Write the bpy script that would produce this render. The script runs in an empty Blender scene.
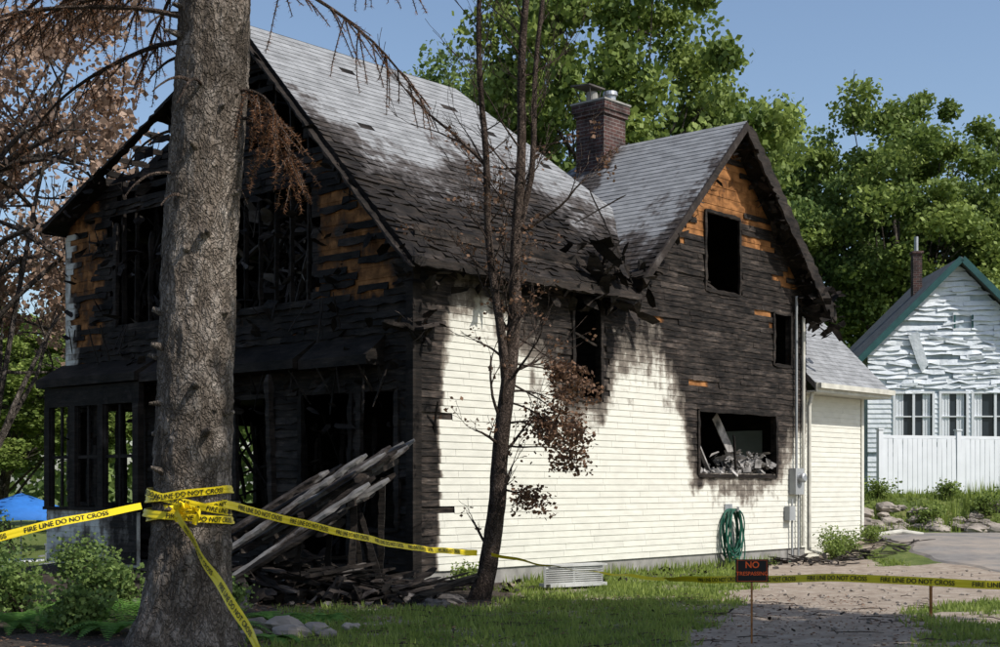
import bpy, math, random, bisect
import numpy as np
from mathutils import Vector, Matrix, noise
random.seed(7); rng=np.random.default_rng(7)
scene=bpy.context.scene
R=random.uniform

# ---------------------------------------------------------------- helpers
def link(o,parent=None):
    scene.collection.objects.link(o)
    if parent: o.parent=parent
    return o
def empty(name,loc=(0,0,0),rotz=0):
    e=bpy.data.objects.new(name,None); e.location=loc; e.rotation_euler=(0,0,rotz); e.empty_display_size=.3
    return link(e)
class MB:
    def __init__(s): s.v=[];s.f=[];s.a=[];s.r=[]
    def add(s,vs,fs,a=0.,r=None):
        b=len(s.v)
        if r is None: r=random.random()
        for i,p in enumerate(vs):
            s.v.append(tuple(p)); s.a.append(a[i] if isinstance(a,(list,tuple)) else a); s.r.append(r)
        for f in fs: s.f.append(tuple(b+i for i in f))
    def box(s,c,size,M=None,a=0.,r=None):
        x,y,z=[q/2 for q in size]
        vs=[Vector(p) for p in [(-x,-y,-z),(x,-y,-z),(x,y,-z),(-x,y,-z),(-x,-y,z),(x,-y,z),(x,y,z),(-x,y,z)]]
        if M is not None: vs=[M@p for p in vs]
        c=Vector(c)
        s.add([p+c for p in vs],[(0,3,2,1),(4,5,6,7),(0,1,5,4),(1,2,6,5),(2,3,7,6),(3,0,4,7)],a,r)
    def bx(s,x0,x1,y0,y1,z0,z1,a=0.,r=None):
        s.box(((x0+x1)/2,(y0+y1)/2,(z0+z1)/2),(x1-x0,y1-y0,z1-z0),None,a,r)
    def beam(s,p0,p1,w,h,up=(0,0,1),a=0.,r=None):
        p0=Vector(p0);p1=Vector(p1);d=p1-p0;L=d.length
        if L<1e-5:return
        x=d.normalized();u=Vector(up)
        y=u.cross(x)
        if y.length<1e-3: y=Vector((0,1,0)).cross(x)
        y.normalize();z=x.cross(y)
        M=Matrix((x,y,z)).transposed()
        s.box((p0+p1)/2,(L,w,h),M,a,r)
    def burnt(s,p0,p1,w,h,up=(0,0,1),a=1.):
        """timber whose section is eaten away unevenly by fire"""
        p0=Vector(p0);p1=Vector(p1);d=p1-p0;L=d.length
        if L<.05:return
        x=d.normalized();y=Vector(up).cross(x)
        if y.length<1e-3: y=Vector((0,1,0)).cross(x)
        y.normalize();z=x.cross(y); n=max(3,int(L/.12)); vs=[];fs=[]
        for i in range(n+1):
            k=R(.7,1.05)*(.55 if i in (0,n) else 1); c=p0+d*(i/n)+y*R(-.006,.006)+z*R(-.006,.006)
            for (sy,sz) in ((-1,-1),(1,-1),(1,1),(-1,1)): vs.append(c+y*(sy*w/2*k*R(.85,1.05))+z*(sz*h/2*k*R(.85,1.05)))
        for i in range(n):
            for j in range(4): b=i*4; fs.append((b+j,b+(j+1)%4,b+4+(j+1)%4,b+4+j))
        fs+=[(3,2,1,0),(n*4,n*4+1,n*4+2,n*4+3)]; s.add(vs,fs,a)
    def scrap(s,c,size,a=1.):
        """torn irregular flake"""
        n=random.randint(5,8); M=Matrix.Rotation(R(-1,1),3,'X')@Matrix.Rotation(R(-1,1),3,'Y')@Matrix.Rotation(R(-3,3),3,'Z'); vs=[];c=Vector(c)
        for i in range(n):
            an=2*math.pi*i/n; rr=R(.45,1.1); vs.append(c+M@Vector((size*rr*math.cos(an),size*.45*rr*math.sin(an),R(-.1,.1)*size)))
        s.add(vs+[c],[(i,(i+1)%n,n) for i in range(n)],a)
    def tube(s,pts,rad,n=8,a=0.,r=None,cap=True,disp=None):
        pts=[Vector(p) for p in pts]; vs=[];fs=[]
        ref=Vector((0.31,0.95,0.05)).normalized()
        for i,p in enumerate(pts):
            t=(pts[min(i+1,len(pts)-1)]-pts[max(i-1,0)]).normalized()
            if abs(t.dot(ref))>.95: ref=Vector((1,.1,.1)).normalized()
            x=(ref-t*ref.dot(t)).normalized(); y=t.cross(x); ref=x
            for k in range(n):
                an=2*math.pi*k/n; q=x*math.cos(an)+y*math.sin(an)
                rr=rad[i]
                if disp: rr*=1+disp(p+q*rr,an)
                vs.append(p+q*rr)
        for i in range(len(pts)-1):
            for k in range(n):
                k2=(k+1)%n
                fs.append((i*n+k,i*n+k2,(i+1)*n+k2,(i+1)*n+k))
        if cap:
            fs.append(tuple(range(n))[::-1]); fs.append(tuple((len(pts)-1)*n+k for k in range(n)))
        s.add(vs,fs,a,r)
    def prism(s,poly,off,a=0.,r=None):
        n=len(poly);off=Vector(off);poly=[Vector(p) for p in poly]
        vs=poly+[p+off for p in poly]
        fs=[tuple(range(n)),tuple(range(2*n-1,n-1,-1))]+[(i,(i+1)%n,n+(i+1)%n,n+i) for i in range(n)]
        s.add(vs,fs,a,r)
    def build(s,name,mat,parent=None,smooth=False):
        me=bpy.data.meshes.new(name); me.from_pydata(s.v,[],s.f)
        at=me.attributes.new('soot','FLOAT','POINT'); at.data.foreach_set('value',np.array(s.a,dtype=np.float32))
        at=me.attributes.new('rnd','FLOAT','POINT'); at.data.foreach_set('value',np.array(s.r,dtype=np.float32))
        if smooth: me.polygons.foreach_set('use_smooth',[True]*len(me.polygons))
        me.materials.append(mat); me.update()
        o=bpy.data.objects.new(name,me); return link(o,parent)

def numesh(name,V,Fn,mat,rnd=None,parent=None,obj=True):
    N,k,_=V.shape
    me=bpy.data.meshes.new(name)
    me.vertices.add(N*k); me.vertices.foreach_set('co',V.reshape(-1).astype(np.float32))
    me.loops.add(N*k); me.loops.foreach_set('vertex_index',np.arange(N*k,dtype=np.int32))
    me.polygons.add(N); me.polygons.foreach_set('loop_start',np.arange(0,N*k,k,dtype=np.int32))
    me.polygons.foreach_set('loop_total',np.full(N,k,dtype=np.int32))
    if rnd is not None:
        at=me.attributes.new('rnd','FLOAT','POINT'); at.data.foreach_set('value',np.repeat(rnd,k).astype(np.float32))
    me.materials.append(mat); me.update(calc_edges=True); me.validate()
    if not obj: return me
    return link(bpy.data.objects.new(name,me),parent)

# ---------------------------------------------------------------- materials
class NT:
    def __init__(s,name):
        s.m=bpy.data.materials.new(name); s.m.use_nodes=True; s.t=s.m.node_tree
        s.b=s.t.nodes['Principled BSDF']; s.b.inputs['Roughness'].default_value=.8
        s.b.inputs['Specular IOR Level'].default_value=.25
        s.out=s.t.nodes['Material Output']
    def n(s,ty,**k):
        nd=s.t.nodes.new(ty)
        for a,v in k.items(): setattr(nd,a,v)
        return nd
    def l(s,a,b): s.t.links.new(a,b)
    def coord(s,scale=(1,1,1)):
        c=s.n('ShaderNodeTexCoord'); m=s.n('ShaderNodeMapping'); s.l(c.outputs['Object'],m.inputs['Vector'])
        m.inputs['Scale'].default_value=scale; return m.outputs[0]
    def noise(s,scale,detail=4,sc=(1,1,1),rough=.55):
        nd=s.n('ShaderNodeTexNoise'); nd.inputs['Scale'].default_value=scale; nd.inputs['Detail'].default_value=detail
        nd.inputs['Roughness'].default_value=rough
        s.l(s.coord(sc),nd.inputs['Vector']); return nd.outputs['Fac']
    def math(s,op,a,b=0.,clamp=False):
        nd=s.n('ShaderNodeMath',operation=op); nd.use_clamp=clamp
        for i,q in enumerate((a,b)):
            if isinstance(q,bpy.types.NodeSocket): s.l(q,nd.inputs[i])
            else: nd.inputs[i].default_value=q
        return nd.outputs[0]
    def ramp(s,f,stops):
        nd=s.n('ShaderNodeValToRGB'); s.l(f,nd.inputs[0]); e=nd.color_ramp.elements
        while len(e)<len(stops): e.new(.5)
        for i,(p,c) in enumerate(stops):
            e[i].position=p; e[i].color=(c,c,c,1) if isinstance(c,(int,float)) else (*c,1)
        return nd.outputs[0]
    def mix(s,f,a,b,bt='MIX'):
        nd=s.n('ShaderNodeMix',data_type='RGBA',blend_type=bt)
        for q,i in ((f,0),(a,6),(b,7)):
            if isinstance(q,bpy.types.NodeSocket): s.l(q,nd.inputs[i])
            elif i==0: nd.inputs[0].default_value=q
            else: nd.inputs[i].default_value=(*q,1)
        return nd.outputs[2]
    def attr(s,name):
        nd=s.n('ShaderNodeAttribute',attribute_name=name); return nd.outputs['Fac']
    def bump(s,h,strength=.5,dist=.02):
        nd=s.n('ShaderNodeBump'); nd.inputs['Strength'].default_value=strength; nd.inputs['Distance'].default_value=dist
        s.l(h,nd.inputs['Height']); s.l(nd.outputs[0],s.b.inputs['Normal'])
    def col(s,c):
        if isinstance(c,bpy.types.NodeSocket): s.l(c,s.b.inputs['Base Color'])
        else: s.b.inputs['Base Color'].default_value=(*c,1)

def simple(name,c,rough=.7,var=.25,scale=6,bump=.2,metal=0.):
    t=NT(name); n=t.noise(scale,4)
    c2=tuple(q*(1-var) for q in c); c3=tuple(min(1,q*(1+var)) for q in c)
    t.col(t.ramp(n,[(.3,c2),(.7,c3)])); t.b.inputs['Roughness'].default_value=rough
    t.b.inputs['Metallic'].default_value=metal
    if bump: t.bump(t.noise(scale*6,2),bump,.01)
    return t.m

def burnable(name,clean,wood=None,dirt=.25,amp=1.,ash=1.,vdrip=.5,bstr=.8):
    t=NT(name); s=t.attr('soot'); r=t.attr('rnd')
    n1=t.noise(1.5,6,(1,1,1.2),.65); n2=t.noise(8,4,(1,1,.28)); 
    k=t.math('ADD',s,t.math('MULTIPLY',t.math('SUBTRACT',n1,.5),amp*1.4))
    k=t.math('ADD',k,t.math('MULTIPLY',t.math('SUBTRACT',n2,.5),vdrip))
    k=t.math('ADD',k,t.math('MULTIPLY',t.math('SUBTRACT',r,.5),.10))
    k=t.math('MULTIPLY',t.math('SUBTRACT',k,.28),1.8,True)
    dn=t.ramp(t.noise(3,4,(1,1,2.5)),[(.35,1-dirt),(.65,1.0)])
    cl=t.mix(1.,clean,dn,'MULTIPLY')
    cl=t.mix(1.,cl,t.ramp(r,[(0,.95),(1,1.)]),'MULTIPLY')
    chn=t.noise(5,5,(.6,.6,4),.68)
    ch=t.ramp(chn,[(.28,(.006,.0052,.0046)),(.46,(.022,.0185,.016)),(.6,(.048*ash,.037*ash,.030*ash)),(.74,(.10*ash,.088*ash,.079*ash))])
    ch=t.mix(1.,ch,t.ramp(n1,[(.35,.35),(.62,1.25)]),'MULTIPLY')
    ch=t.mix(1.,ch,t.ramp(r,[(0,.65),(.8,1.1),(1,1.8)]),'MULTIPLY')
    f1=t.ramp(k,[(.03,0.),(.42,1.)]); f2=t.ramp(k,[(.35,0.),(.85,1.)])
    mid=(clean[0]*.30,clean[1]*.265,clean[2]*.25) if wood is None else (wood[0]*.45,wood[1]*.4,wood[2]*.35)
    c=t.mix(f1,cl,mid); c=t.mix(f2,c,ch); t.col(c)
    h=t.math('MULTIPLY',chn,.9); h=t.math('MULTIPLY',h,t.math('ADD',t.math('MULTIPLY',f2,.85),.15))
    t.bump(h,bstr,.02); t.b.inputs['Roughness'].default_value=.75; t.b.inputs['Specular IOR Level'].default_value=.12
    return t.m

M_siding=burnable('siding_paint',(.70,.685,.60),dirt=.12,amp=.9,ash=1.1)
M_sidingF=burnable('front_siding_paint',(.70,.685,.60),dirt=.2,amp=.9,ash=.6)
M_sheath=burnable('sheathing_wood',(.40,.18,.065),(.3,.14,.05),dirt=.6,amp=1.3)
M_shingle=burnable('asphalt_shingle',(.305,.31,.315),dirt=.35,ash=.7,vdrip=.7)
M_char=burnable('charred_wood',(.14,.125,.115),dirt=.5,ash=.65)
M_weath=burnable('scorched_boards',(.25,.235,.22),dirt=.5,amp=1.2,ash=.9)
def brickmat():
    t=NT('chimney_brick'); c=t.n('ShaderNodeTexCoord'); sp=t.n('ShaderNodeSeparateXYZ'); t.l(c.outputs['Object'],sp.inputs[0])
    cm=t.n('ShaderNodeCombineXYZ'); t.l(t.math('ADD',sp.outputs[0],sp.outputs[1]),cm.inputs[0]); t.l(sp.outputs[2],cm.inputs[1])
    b=t.n('ShaderNodeTexBrick'); t.l(cm.outputs[0],b.inputs['Vector'])
    b.inputs['Scale'].default_value=1; b.inputs['Brick Width'].default_value=.21; b.inputs['Row Height'].default_value=.075
    b.inputs['Mortar Size'].default_value=.007
    b.inputs['Color1'].default_value=(.12,.055,.045,1); b.inputs['Color2'].default_value=(.055,.034,.032,1); b.inputs['Mortar'].default_value=(.2,.18,.165,1)
    n=t.ramp(t.noise(3,5),[(.35,.4),(.65,1.1)]); t.col(t.mix(1.,b.outputs['Color'],n,'MULTIPLY'))
    t.bump(b.outputs['Fac'],-.5,.01); return t.m
M_brick=brickmat()
M_conc=simple('concrete',(.26,.25,.23),.9,.3,4)
M_metal=simple('galvanized_metal',(.4,.41,.42),.45,.2,8,.1,.6)
M_white=simple('white_vinyl',(.72,.74,.76),.5,.05,2,.05)
M_glass=NT('dark_glass'); M_glass.col((.03,.04,.05)); M_glass.b.inputs['Roughness'].default_value=.08; M_glass=M_glass.m
M_teal=simple('teal_trim',(.025,.085,.085),.6,.2,4,.05)
M_rock=simple('field_stone',(.27,.235,.20),.9,.5,1.5,.5)
M_tape=NT('yellow_tape'); M_tape.col((.78,.60,.02)); M_tape.b.inputs['Roughness'].default_value=.35; M_tape=M_tape.m
M_black=simple('black_ink',(.012,.012,.012),.6,.1,4,0)
M_orange=simple('orange_ink',(.85,.12,.02),.5,.05,4,0)
M_hose=simple('green_hose',(.012,.085,.055),.45,.3,4,0)
M_grey=simple('grey_enamel',(.30,.31,.31),.5,.1,4,.05)
M_blue=simple('blue_canvas',(.03,.16,.5),.7,.15,3,.1)
M_debris=simple('ash_debris',(.27,.255,.24),.9,.8,5,.5)

def barkmat(name,c1,c2,scale=7,crack=.85):
    t=NT(name); v=t.n('ShaderNodeTexVoronoi',feature='DISTANCE_TO_EDGE'); v.inputs['Scale'].default_value=scale*2.0
    ns=t.n('ShaderNodeTexNoise'); ns.inputs['Scale'].default_value=6; ns.inputs['Detail'].default_value=4; t.l(t.coord((1,1,.6)),ns.inputs['Vector'])
    add=t.n('ShaderNodeVectorMath',operation='MULTIPLY_ADD'); t.l(ns.outputs['Color'],add.inputs[0]); add.inputs[1].default_value=(.45,.45,.45); t.l(t.coord((1,1,.5)),add.inputs[2])
    t.l(add.outputs[0],v.inputs['Vector'])
    n=t.noise(scale,6,(1,1,.5),.7); nb=t.noise(1.3,3,(1,1,.6)); nf=t.noise(45,2,(1,1,.7),.7)
    c=t.ramp(n,[(.32,tuple(q*.5 for q in c1)),(.48,c1),(.66,c2)])
    c=t.mix(t.ramp(v.outputs['Distance'],[(.0,crack),(.13,0.)]),c,tuple(q*.33 for q in c1))
    c=t.mix(1.,c,t.ramp(nb,[(.35,.6),(.65,1.15)]),'MULTIPLY')
    c=t.mix(1.,c,t.ramp(nf,[(.3,.7),(.7,1.2)]),'MULTIPLY'); t.col(c)
    h=t.math('ADD',t.math('MULTIPLY',t.math('MINIMUM',v.outputs['Distance'],.2),2.5),t.math('MULTIPLY',n,1.8))
    h=t.math('ADD',h,t.math('MULTIPLY',nf,.4)); t.bump(h,1.,.04)
    t.b.inputs['Roughness'].default_value=.95; t.b.inputs['Specular IOR Level'].default_value=.1; return t.m
M_bark=barkmat('spruce_bark',(.185,.15,.12),(.37,.32,.275),7,.6)
M_bark2=barkmat('thin_bark',(.12,.088,.07),(.22,.165,.135),12)
M_bark3=barkmat('maple_bark',(.10,.085,.07),(.2,.17,.15),5)

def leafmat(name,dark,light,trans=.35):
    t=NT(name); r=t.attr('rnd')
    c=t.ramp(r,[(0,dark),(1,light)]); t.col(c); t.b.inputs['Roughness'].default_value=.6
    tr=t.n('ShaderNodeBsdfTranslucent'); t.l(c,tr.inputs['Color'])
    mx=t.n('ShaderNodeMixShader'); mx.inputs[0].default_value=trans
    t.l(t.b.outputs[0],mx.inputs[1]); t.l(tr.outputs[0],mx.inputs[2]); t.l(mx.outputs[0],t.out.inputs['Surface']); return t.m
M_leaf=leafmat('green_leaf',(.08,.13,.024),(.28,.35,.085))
M_leafd=leafmat('dark_green_leaf',(.065,.115,.028),(.22,.30,.08))
M_brown=leafmat('scorched_leaf',(.17,.10,.06),(.50,.36,.27),.3)
M_needle=leafmat('dead_needle',(.14,.055,.026),(.34,.17,.08),.25)
M_dead=leafmat('dead_leaf',(.09,.048,.028),(.25,.14,.08),.25)
M_grass=leafmat('grass_blade',(.10,.16,.025),(.32,.38,.09),.4)
M_fern=leafmat('fern_leaf',(.06,.16,.02),(.18,.34,.07),.4)

# ---------------------------------------------------------------- terrain
def sm(t):
    t=np.clip(t,0,1); return t*t*(3-2*t)
def hgt(x,y):
    x=np.asarray(x,float); y=np.asarray(y,float)
    rx=sm((x-6.8)/2.4)
    h=.42*sm((y-25)/9)*rx
    wl=35.0-.12*(x-9)
    h=h+.85*sm((y-wl)/1.6)*rx
    h=h-1.2*sm((-8.5-x)/5)*sm((y-25)/8)
    return h
def pn(x,y,s=1.):
    return (np.sin(x*1.7*s+y*.9*s)+np.sin(-x*1.1*s+y*2.3*s+1.3)+np.sin(x*3.1*s+2.2+np.sin(y*2.1*s))+np.sin(y*3.7*s-x*2.9*s+.7))/4
def gdens(x,y):
    n=pn(x,y,.9)*.5+pn(x,y,2.7)*.3+pn(x,y,7)*.15
    cx=2.8+np.clip(y-13,0,20)*.24
    d=1-sm((np.abs(x-cx)-.7-n*.9)/.8)
    lot=sm((x-4.6-n)/.8)*sm((y-18.6-n)/.8)*(1-sm((y-26.8+n)/1.2))
    g=1-np.maximum(d,lot)
    g=g*(1-.6*sm((x-3.4)/1.)*(1-sm((y-19)/2))*(n<.0))
    g=g*(1-.5*sm((pn(x,y,1.6)-.05)/.3)*(x<4)*(x>-2.5))
    left=sm((-2.2-x+n)/.8)*(1-sm((y-30)/4))
    g=g*(1-.8*left)
    ash=sm((x+7)/1.)*(1-sm((x+.3+n*.5)/.8))*sm((y-18.)/.6)*(1-sm((y-25)/2))
    g=g*(1-ash)
    return np.clip(g+n*.25*(g>.1),0,1), np.maximum(left*.7,ash)
xs=np.concatenate([np.array([-500,-300,-180,-110,-70,-45,-32,-26]),np.arange(-22,24,.22),np.array([25,28,33,42,60,90,150,260,500])])
ys=np.concatenate([np.array([-100,-50,-20,-5,2,6]),np.arange(8,42,.22),np.array([43,46,50,58,70,95,140,230,400,800])])
X,Y=np.meshgrid(xs,ys); Z=hgt(X,Y)
inr=(X>-22)&(X<23)&(Y>8)&(Y<42)
Z=Z+np.where(inr,pn(X,Y,1.3)*.018+pn(X,Y,4.1)*.008,0)
nx,ny=len(xs),len(ys)
idx=np.arange(nx*ny).reshape(ny,nx)
F=np.stack([idx[:-1,:-1],idx[:-1,1:],idx[1:,1:],idx[1:,:-1]],-1).reshape(-1,4)
gme=bpy.data.meshes.new('ground'); gme.from_pydata(np.stack([X,Y,Z],-1).reshape(-1,3).tolist(),[],F.tolist())
G,DK=gdens(X,Y)
at=gme.attributes.new('grass','FLOAT','POINT'); at.data.foreach_set('value',G.reshape(-1).astype(np.float32))
at=gme.attributes.new('dark','FLOAT','POINT'); at.data.foreach_set('value',DK.reshape(-1).astype(np.float32))
gme.polygons.foreach_set('use_smooth',[True]*len(gme.polygons))
t=NT('ground_mat'); g=t.attr('grass'); dk=t.attr('dark')
dirt=t.ramp(t.noise(3,6,rough=.75),[(.3,(.19,.145,.11)),(.5,(.34,.275,.215)),(.72,(.47,.41,.34))])
soil=t.ramp(t.noise(9,5,rough=.7),[(.3,(.02,.017,.014)),(.55,(.06,.045,.033)),(.8,(.14,.11,.08))])
gr=t.ramp(t.noise(2.4,5,rough=.7),[(.3,(.06,.085,.02)),(.55,(.12,.155,.036)),(.75,(.22,.20,.085))])
gm=t.math('ADD',g,t.math('MULTIPLY',t.math('SUBTRACT',t.noise(11,4),.5),1.))
c=t.mix(t.ramp(gm,[(.4,0.),(.62,1.)]),dirt,gr)
c=t.mix(t.ramp(t.math('ADD',dk,t.math('MULTIPLY',t.math('SUBTRACT',t.noise(6,4),.5),.6)),[(.3,0.),(.6,1.)]),c,soil); t.col(c)
t.bump(t.noise(22,6,rough=.8),.8,.035); t.b.inputs['Roughness'].default_value=.95
gme.materials.append(t.m); link(bpy.data.objects.new('ground',gme))

def drive():
    n,m=90,60; V=[];Fc=[]
    for j in range(m+1):
        for i in range(n+1):
            fi,fj=i/n,j/m
            y=24.2+fj*9.6; x0=8.85-.35*(fj)+.18*math.sin(fj*11)+.08*math.sin(fj*31)
            x=x0+fi*16; y-=fi*3*(1-fj)*1.; y+=(1-fj)*(.12*math.sin(fi*37)+.1*math.sin(fi*83))
            edge=(i==0 or j==0 or j==m or i==n)
            z=float(hgt(x,y)); z=z+.035 if not edge else z-.05
            V.append((x,y,z))
    for j in range(m):
        for i in range(n):
            a=j*(n+1)+i; Fc.append((a,a+1,a+n+2,a+n+1))
    me=bpy.data.meshes.new('driveway'); me.from_pydata(V,[],Fc)
    t=NT('asphalt'); base=t.ramp(t.noise(2,6,rough=.75),[(.3,(.14,.13,.125)),(.7,(.24,.225,.21))])
    t.col(t.mix(t.ramp(t.noise(.7,6,rough=.7),[(.42,0.),(.62,.8)]),base,(.33,.28,.23))); t.bump(t.noise(70,2),.5,.01); t.b.inputs['Roughness'].default_value=.9
    me.materials.append(t.m); link(bpy.data.objects.new('driveway',me))
drive()

# ---------------------------------------------------------------- burned house
K=(-1.32,21.3,0.)
HR=math.atan2(.746,.666)
house=empty('burned_house',K,HR)

def courses(mb,O,A,B,N,t0,t1,dh,outline,holes,thick,seg,sootf,keepf,step=.22,warp=0.):
    O=Vector(O);A=Vector(A);B=Vector(B);N=Vector(N); t=t0
    while t<t1-1e-4:
        te=min(t+dh,t1)
        lo,hi=outline(t+.001); lo2,hi2=outline(te-.001)
        if hi-lo<.05: t=te; continue
        ivs=[(lo,hi)]
        for hh in holes:
            a0,a1,b0,b1=hh[:4]
            if b0<(t+te)/2<b1:
                jg=hh[4] if len(hh)>4 else 0.
                a0-=R(0,jg)*(1 if random.random()<.6 else .2); a1+=R(0,jg)*(1 if random.random()<.6 else .2)
                nv=[]
                for (p,q) in ivs:
                    if a1<=p or a0>=q: nv.append((p,q)); continue
                    if a0>p: nv.append((p,a0))
                    if a1<q: nv.append((a1,q))
                ivs=nv
        for (p,q) in ivs:
            a=p
            while a<q-1e-4:
                L=seg*R(.5,1.3); b=min(a+L,q)
                if q-b<.15: b=q
                if keepf(( a+b)/2,(t+te)/2):
                    n=max(1,int((b-a)/step)); vs=[];at=[];fs=[]
                    jo=R(0,.002)
                    def cl(x):
                        y=x
                        if x<lo2 and lo2-lo<.4: y=lo2
                        if x>hi2 and hi-hi2<.4: y=hi2
                        return y
                    for k in range(n+1):
                        x=a+.002+(b-a-.004)*k/n
                        sv=sootf(x,t); w=warp*max(0,min(1,(sv-.4)*2)) 
                        o1=thick+jo+w*R(-.4,1.)*.02; db=w*(R(-.012,.014)+(.02 if random.random()<.12 else 0))
                        pb=O+A*x+B*(t+db)
                        vs+= [pb, pb+N*o1, O+A*cl(x)+B*(te+.004)+N*.003]
                        at+= [sv,sv,sootf(x,te)]
                    for k in range(n):
                        i=k*3; fs+=[(i,i+3,i+4,i+1),(i+1,i+4,i+5,i+2)]
                    m=3*n; fs+=[(0,1,2),(m,m+2,m+1)]
                    mb.add(vs,fs,at)
                a=b
        t=te

def panel(mb,O,A,B,N,a0,a1,b0,b1,holes,th=.1,soot=1.):
    O=Vector(O);A=Vector(A);B=Vector(B);N=Vector(N)
    ac=sorted(set([a0,a1]+[h[i] for h in holes for i in (0,1) if a0<h[i]<a1]))
    bc=sorted(set([b0,b1]+[h[i] for h in holes for i in (2,3) if b0<h[i]<b1]))
    for i in range(len(ac)-1):
        for j in range(len(bc)-1):
            ca,cb=(ac[i]+ac[i+1])/2,(bc[j]+bc[j+1])/2
            if any(h[0]<ca<h[1] and h[2]<cb<h[3] for h in holes): continue
            q=[O+A*x+B*y for x,y in ((ac[i],bc[j]),(ac[i+1],bc[j]),(ac[i+1],bc[j+1]),(ac[i],bc[j+1]))]
            mb.prism(q,N*th,soot)

def interp(pts,x):
    for i in range(len(pts)-1):
        if x<=pts[i+1][0]:
            (x0,y0),(x1,y1)=pts[i],pts[i+1]
            return y0+(y1-y0)*max(0,(x-x0))/(x1-x0+1e-9)
    return pts[-1][1]
zb=[(0,-.6),(.45,-.2),(.62,3.6),(.9,4.4),(1.6,4.6),(2,4.4),(2.6,3.7),(3.4,3.4),(3.75,2.8),(4.7,2.7),(4.95,3.7),(6.3,4.0),(7.1,3.1),(7.5,1.7),(10.6,1.55),(10.95,2.3),(11.84,2.8)]
def s_side(u,z):
    s=.5+(z-interp(zb,u))*.5
    if 7.3<u<7.9 and 1.6<z<3.4: s=max(s,.5+(u-7.5)*1.2)
    return max(-.25,min(1.25,s))
side_h=[(7.95,9.2,5.4,6.95,.10),(7.7,10.6,1.78,3.05,.07),(3.85,4.65,3.1,5.12,.25),(10.5,11.2,4.1,5.2,.14),(4.2,5.3,5.0,5.42,.2)]
def side_out(z):
    if z<=5.42: return (0,11.84)
    return (max(5.7,8.76-(8.62-z)),min(11.84,8.76+(8.62-z)))
def near(x,z,holes,d):
    return any(h[0]-d<x<h[1]+d and h[2]-d<z<h[3]+d for h in holes)
patches=[(7.55,3.5,.3,.12),(6.1,4.7,.2,.1),(11.0,6.0,.25,.2),(9.9,5.2,.25,.1),(6.9,6.3,.4,.2)]
def keep_side(u,z):
    if z>6.9 and not (u<7.5 and z<7.1): return random.random()<.14
    if z>6.4 and u<8.1: return random.random()<.5
    if z>6.3: return random.random()<.8
    if near(u,z,side_h[2:3],.3) and z>3.4: return random.random()<.65
    for (a,b,c,d) in patches:
        if abs(u-a)<c+.2 and abs(z-b)<d: return random.random()<.35
    if s_side(u,z)>.95: return random.random()<.97
    return True
mb=MB(); courses(mb,(0,-.02,0),(1,0,0),(0,0,1),(0,-1,0),.26,8.6,.112,side_out,side_h,.012,1.2,s_side,keep_side,warp=.55,step=.2)
mb.build('side_siding',M_siding,house)
def sh_side(u,z):
    if z>6.3: return .28+ (.3 if abs(u-8.6)<.75 and z<7.0 else 0)+max(0,(z-8.1))*.8
    for (a,b,c,d) in patches:
        if abs(u-a)<c+.3 and abs(z-b)<d+.2: return .2
    return .9
mb=MB(); courses(mb,(0,0,0),(1,0,0),(0,0,1),(0,-1,0),.26,8.55,.19,side_out,side_h,.012,3.,sh_side,lambda u,z:True)
panel(mb,(0,.005,0),(1,0,0),(0,0,1),(0,1,0),0,11.84,.2,5.4,side_h[:4],.1)
mb.build('side_sheathing',M_sheath,house)

# front
KS=.43
front_h=[(2.35,4.5,4.55,6.5,.25),(7.0,7.7,1.22,3.05),(7.9,8.65,1.22,3.05),(8.93,9.55,1.22,3.05),(1.4,2.6,.3,3.1,.1),(.3,1.2,.9,3.1,.05),(3.3,4.3,1.1,3.1),(4.9,6.3,.9,3.1),(6.1,8.0,4.6,6.6,.35),(2.6,3.3,7.2,8.3,.3)]
def front_out(z):
    return (max(0,(z-5.34)/1.06),min(9.72,3.74+(9.25-z)/KS))
def s_front(w,z):
    if w>9.45 and z>3.8: return .3
    if w>9.3: return .6
    return 1.1
def keep_front(w,z):
    if 8.55<w<9.4 and z>3.8: return random.random()<.15
    if 5.6<w<8.2 and z>4.4: return random.random()<.45
    if .3<w<2.3 and 4.5<z<7.2: return random.random()<.5
    if z>6.6: return random.random()<.55
    if near(w,z,front_h,.25): return random.random()<.7
    return random.random()<.9
mb=MB(); courses(mb,(-.02,0,0),(0,1,0),(0,0,1),(-1,0,0),.26,9.2,.112,front_out,front_h,.014,1.,s_front,keep_front,warp=1.5,step=.18)
mb.build('front_siding',M_sidingF,house)
def sh_front(w,z):
    if 8.5<w<9.5 and z>3.8: return .45
    if .3<w<2.3 and 4.5<z<7.2: return .48
    return .95
def keep_sf(w,z):
    if 5.8<w<8.4 and z>6.2: return random.random()<.3
    if 2.2<w<5 and z>6.8: return random.random()<.7
    return random.random()<.97
mb=MB(); courses(mb,(0,0,0),(0,1,0),(0,0,1),(-1,0,0),.26,9.15,.19,front_out,front_h,.012,1.6,sh_front,keep_sf)
mb.build('front_sheathing',M_sheath,house)

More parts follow.
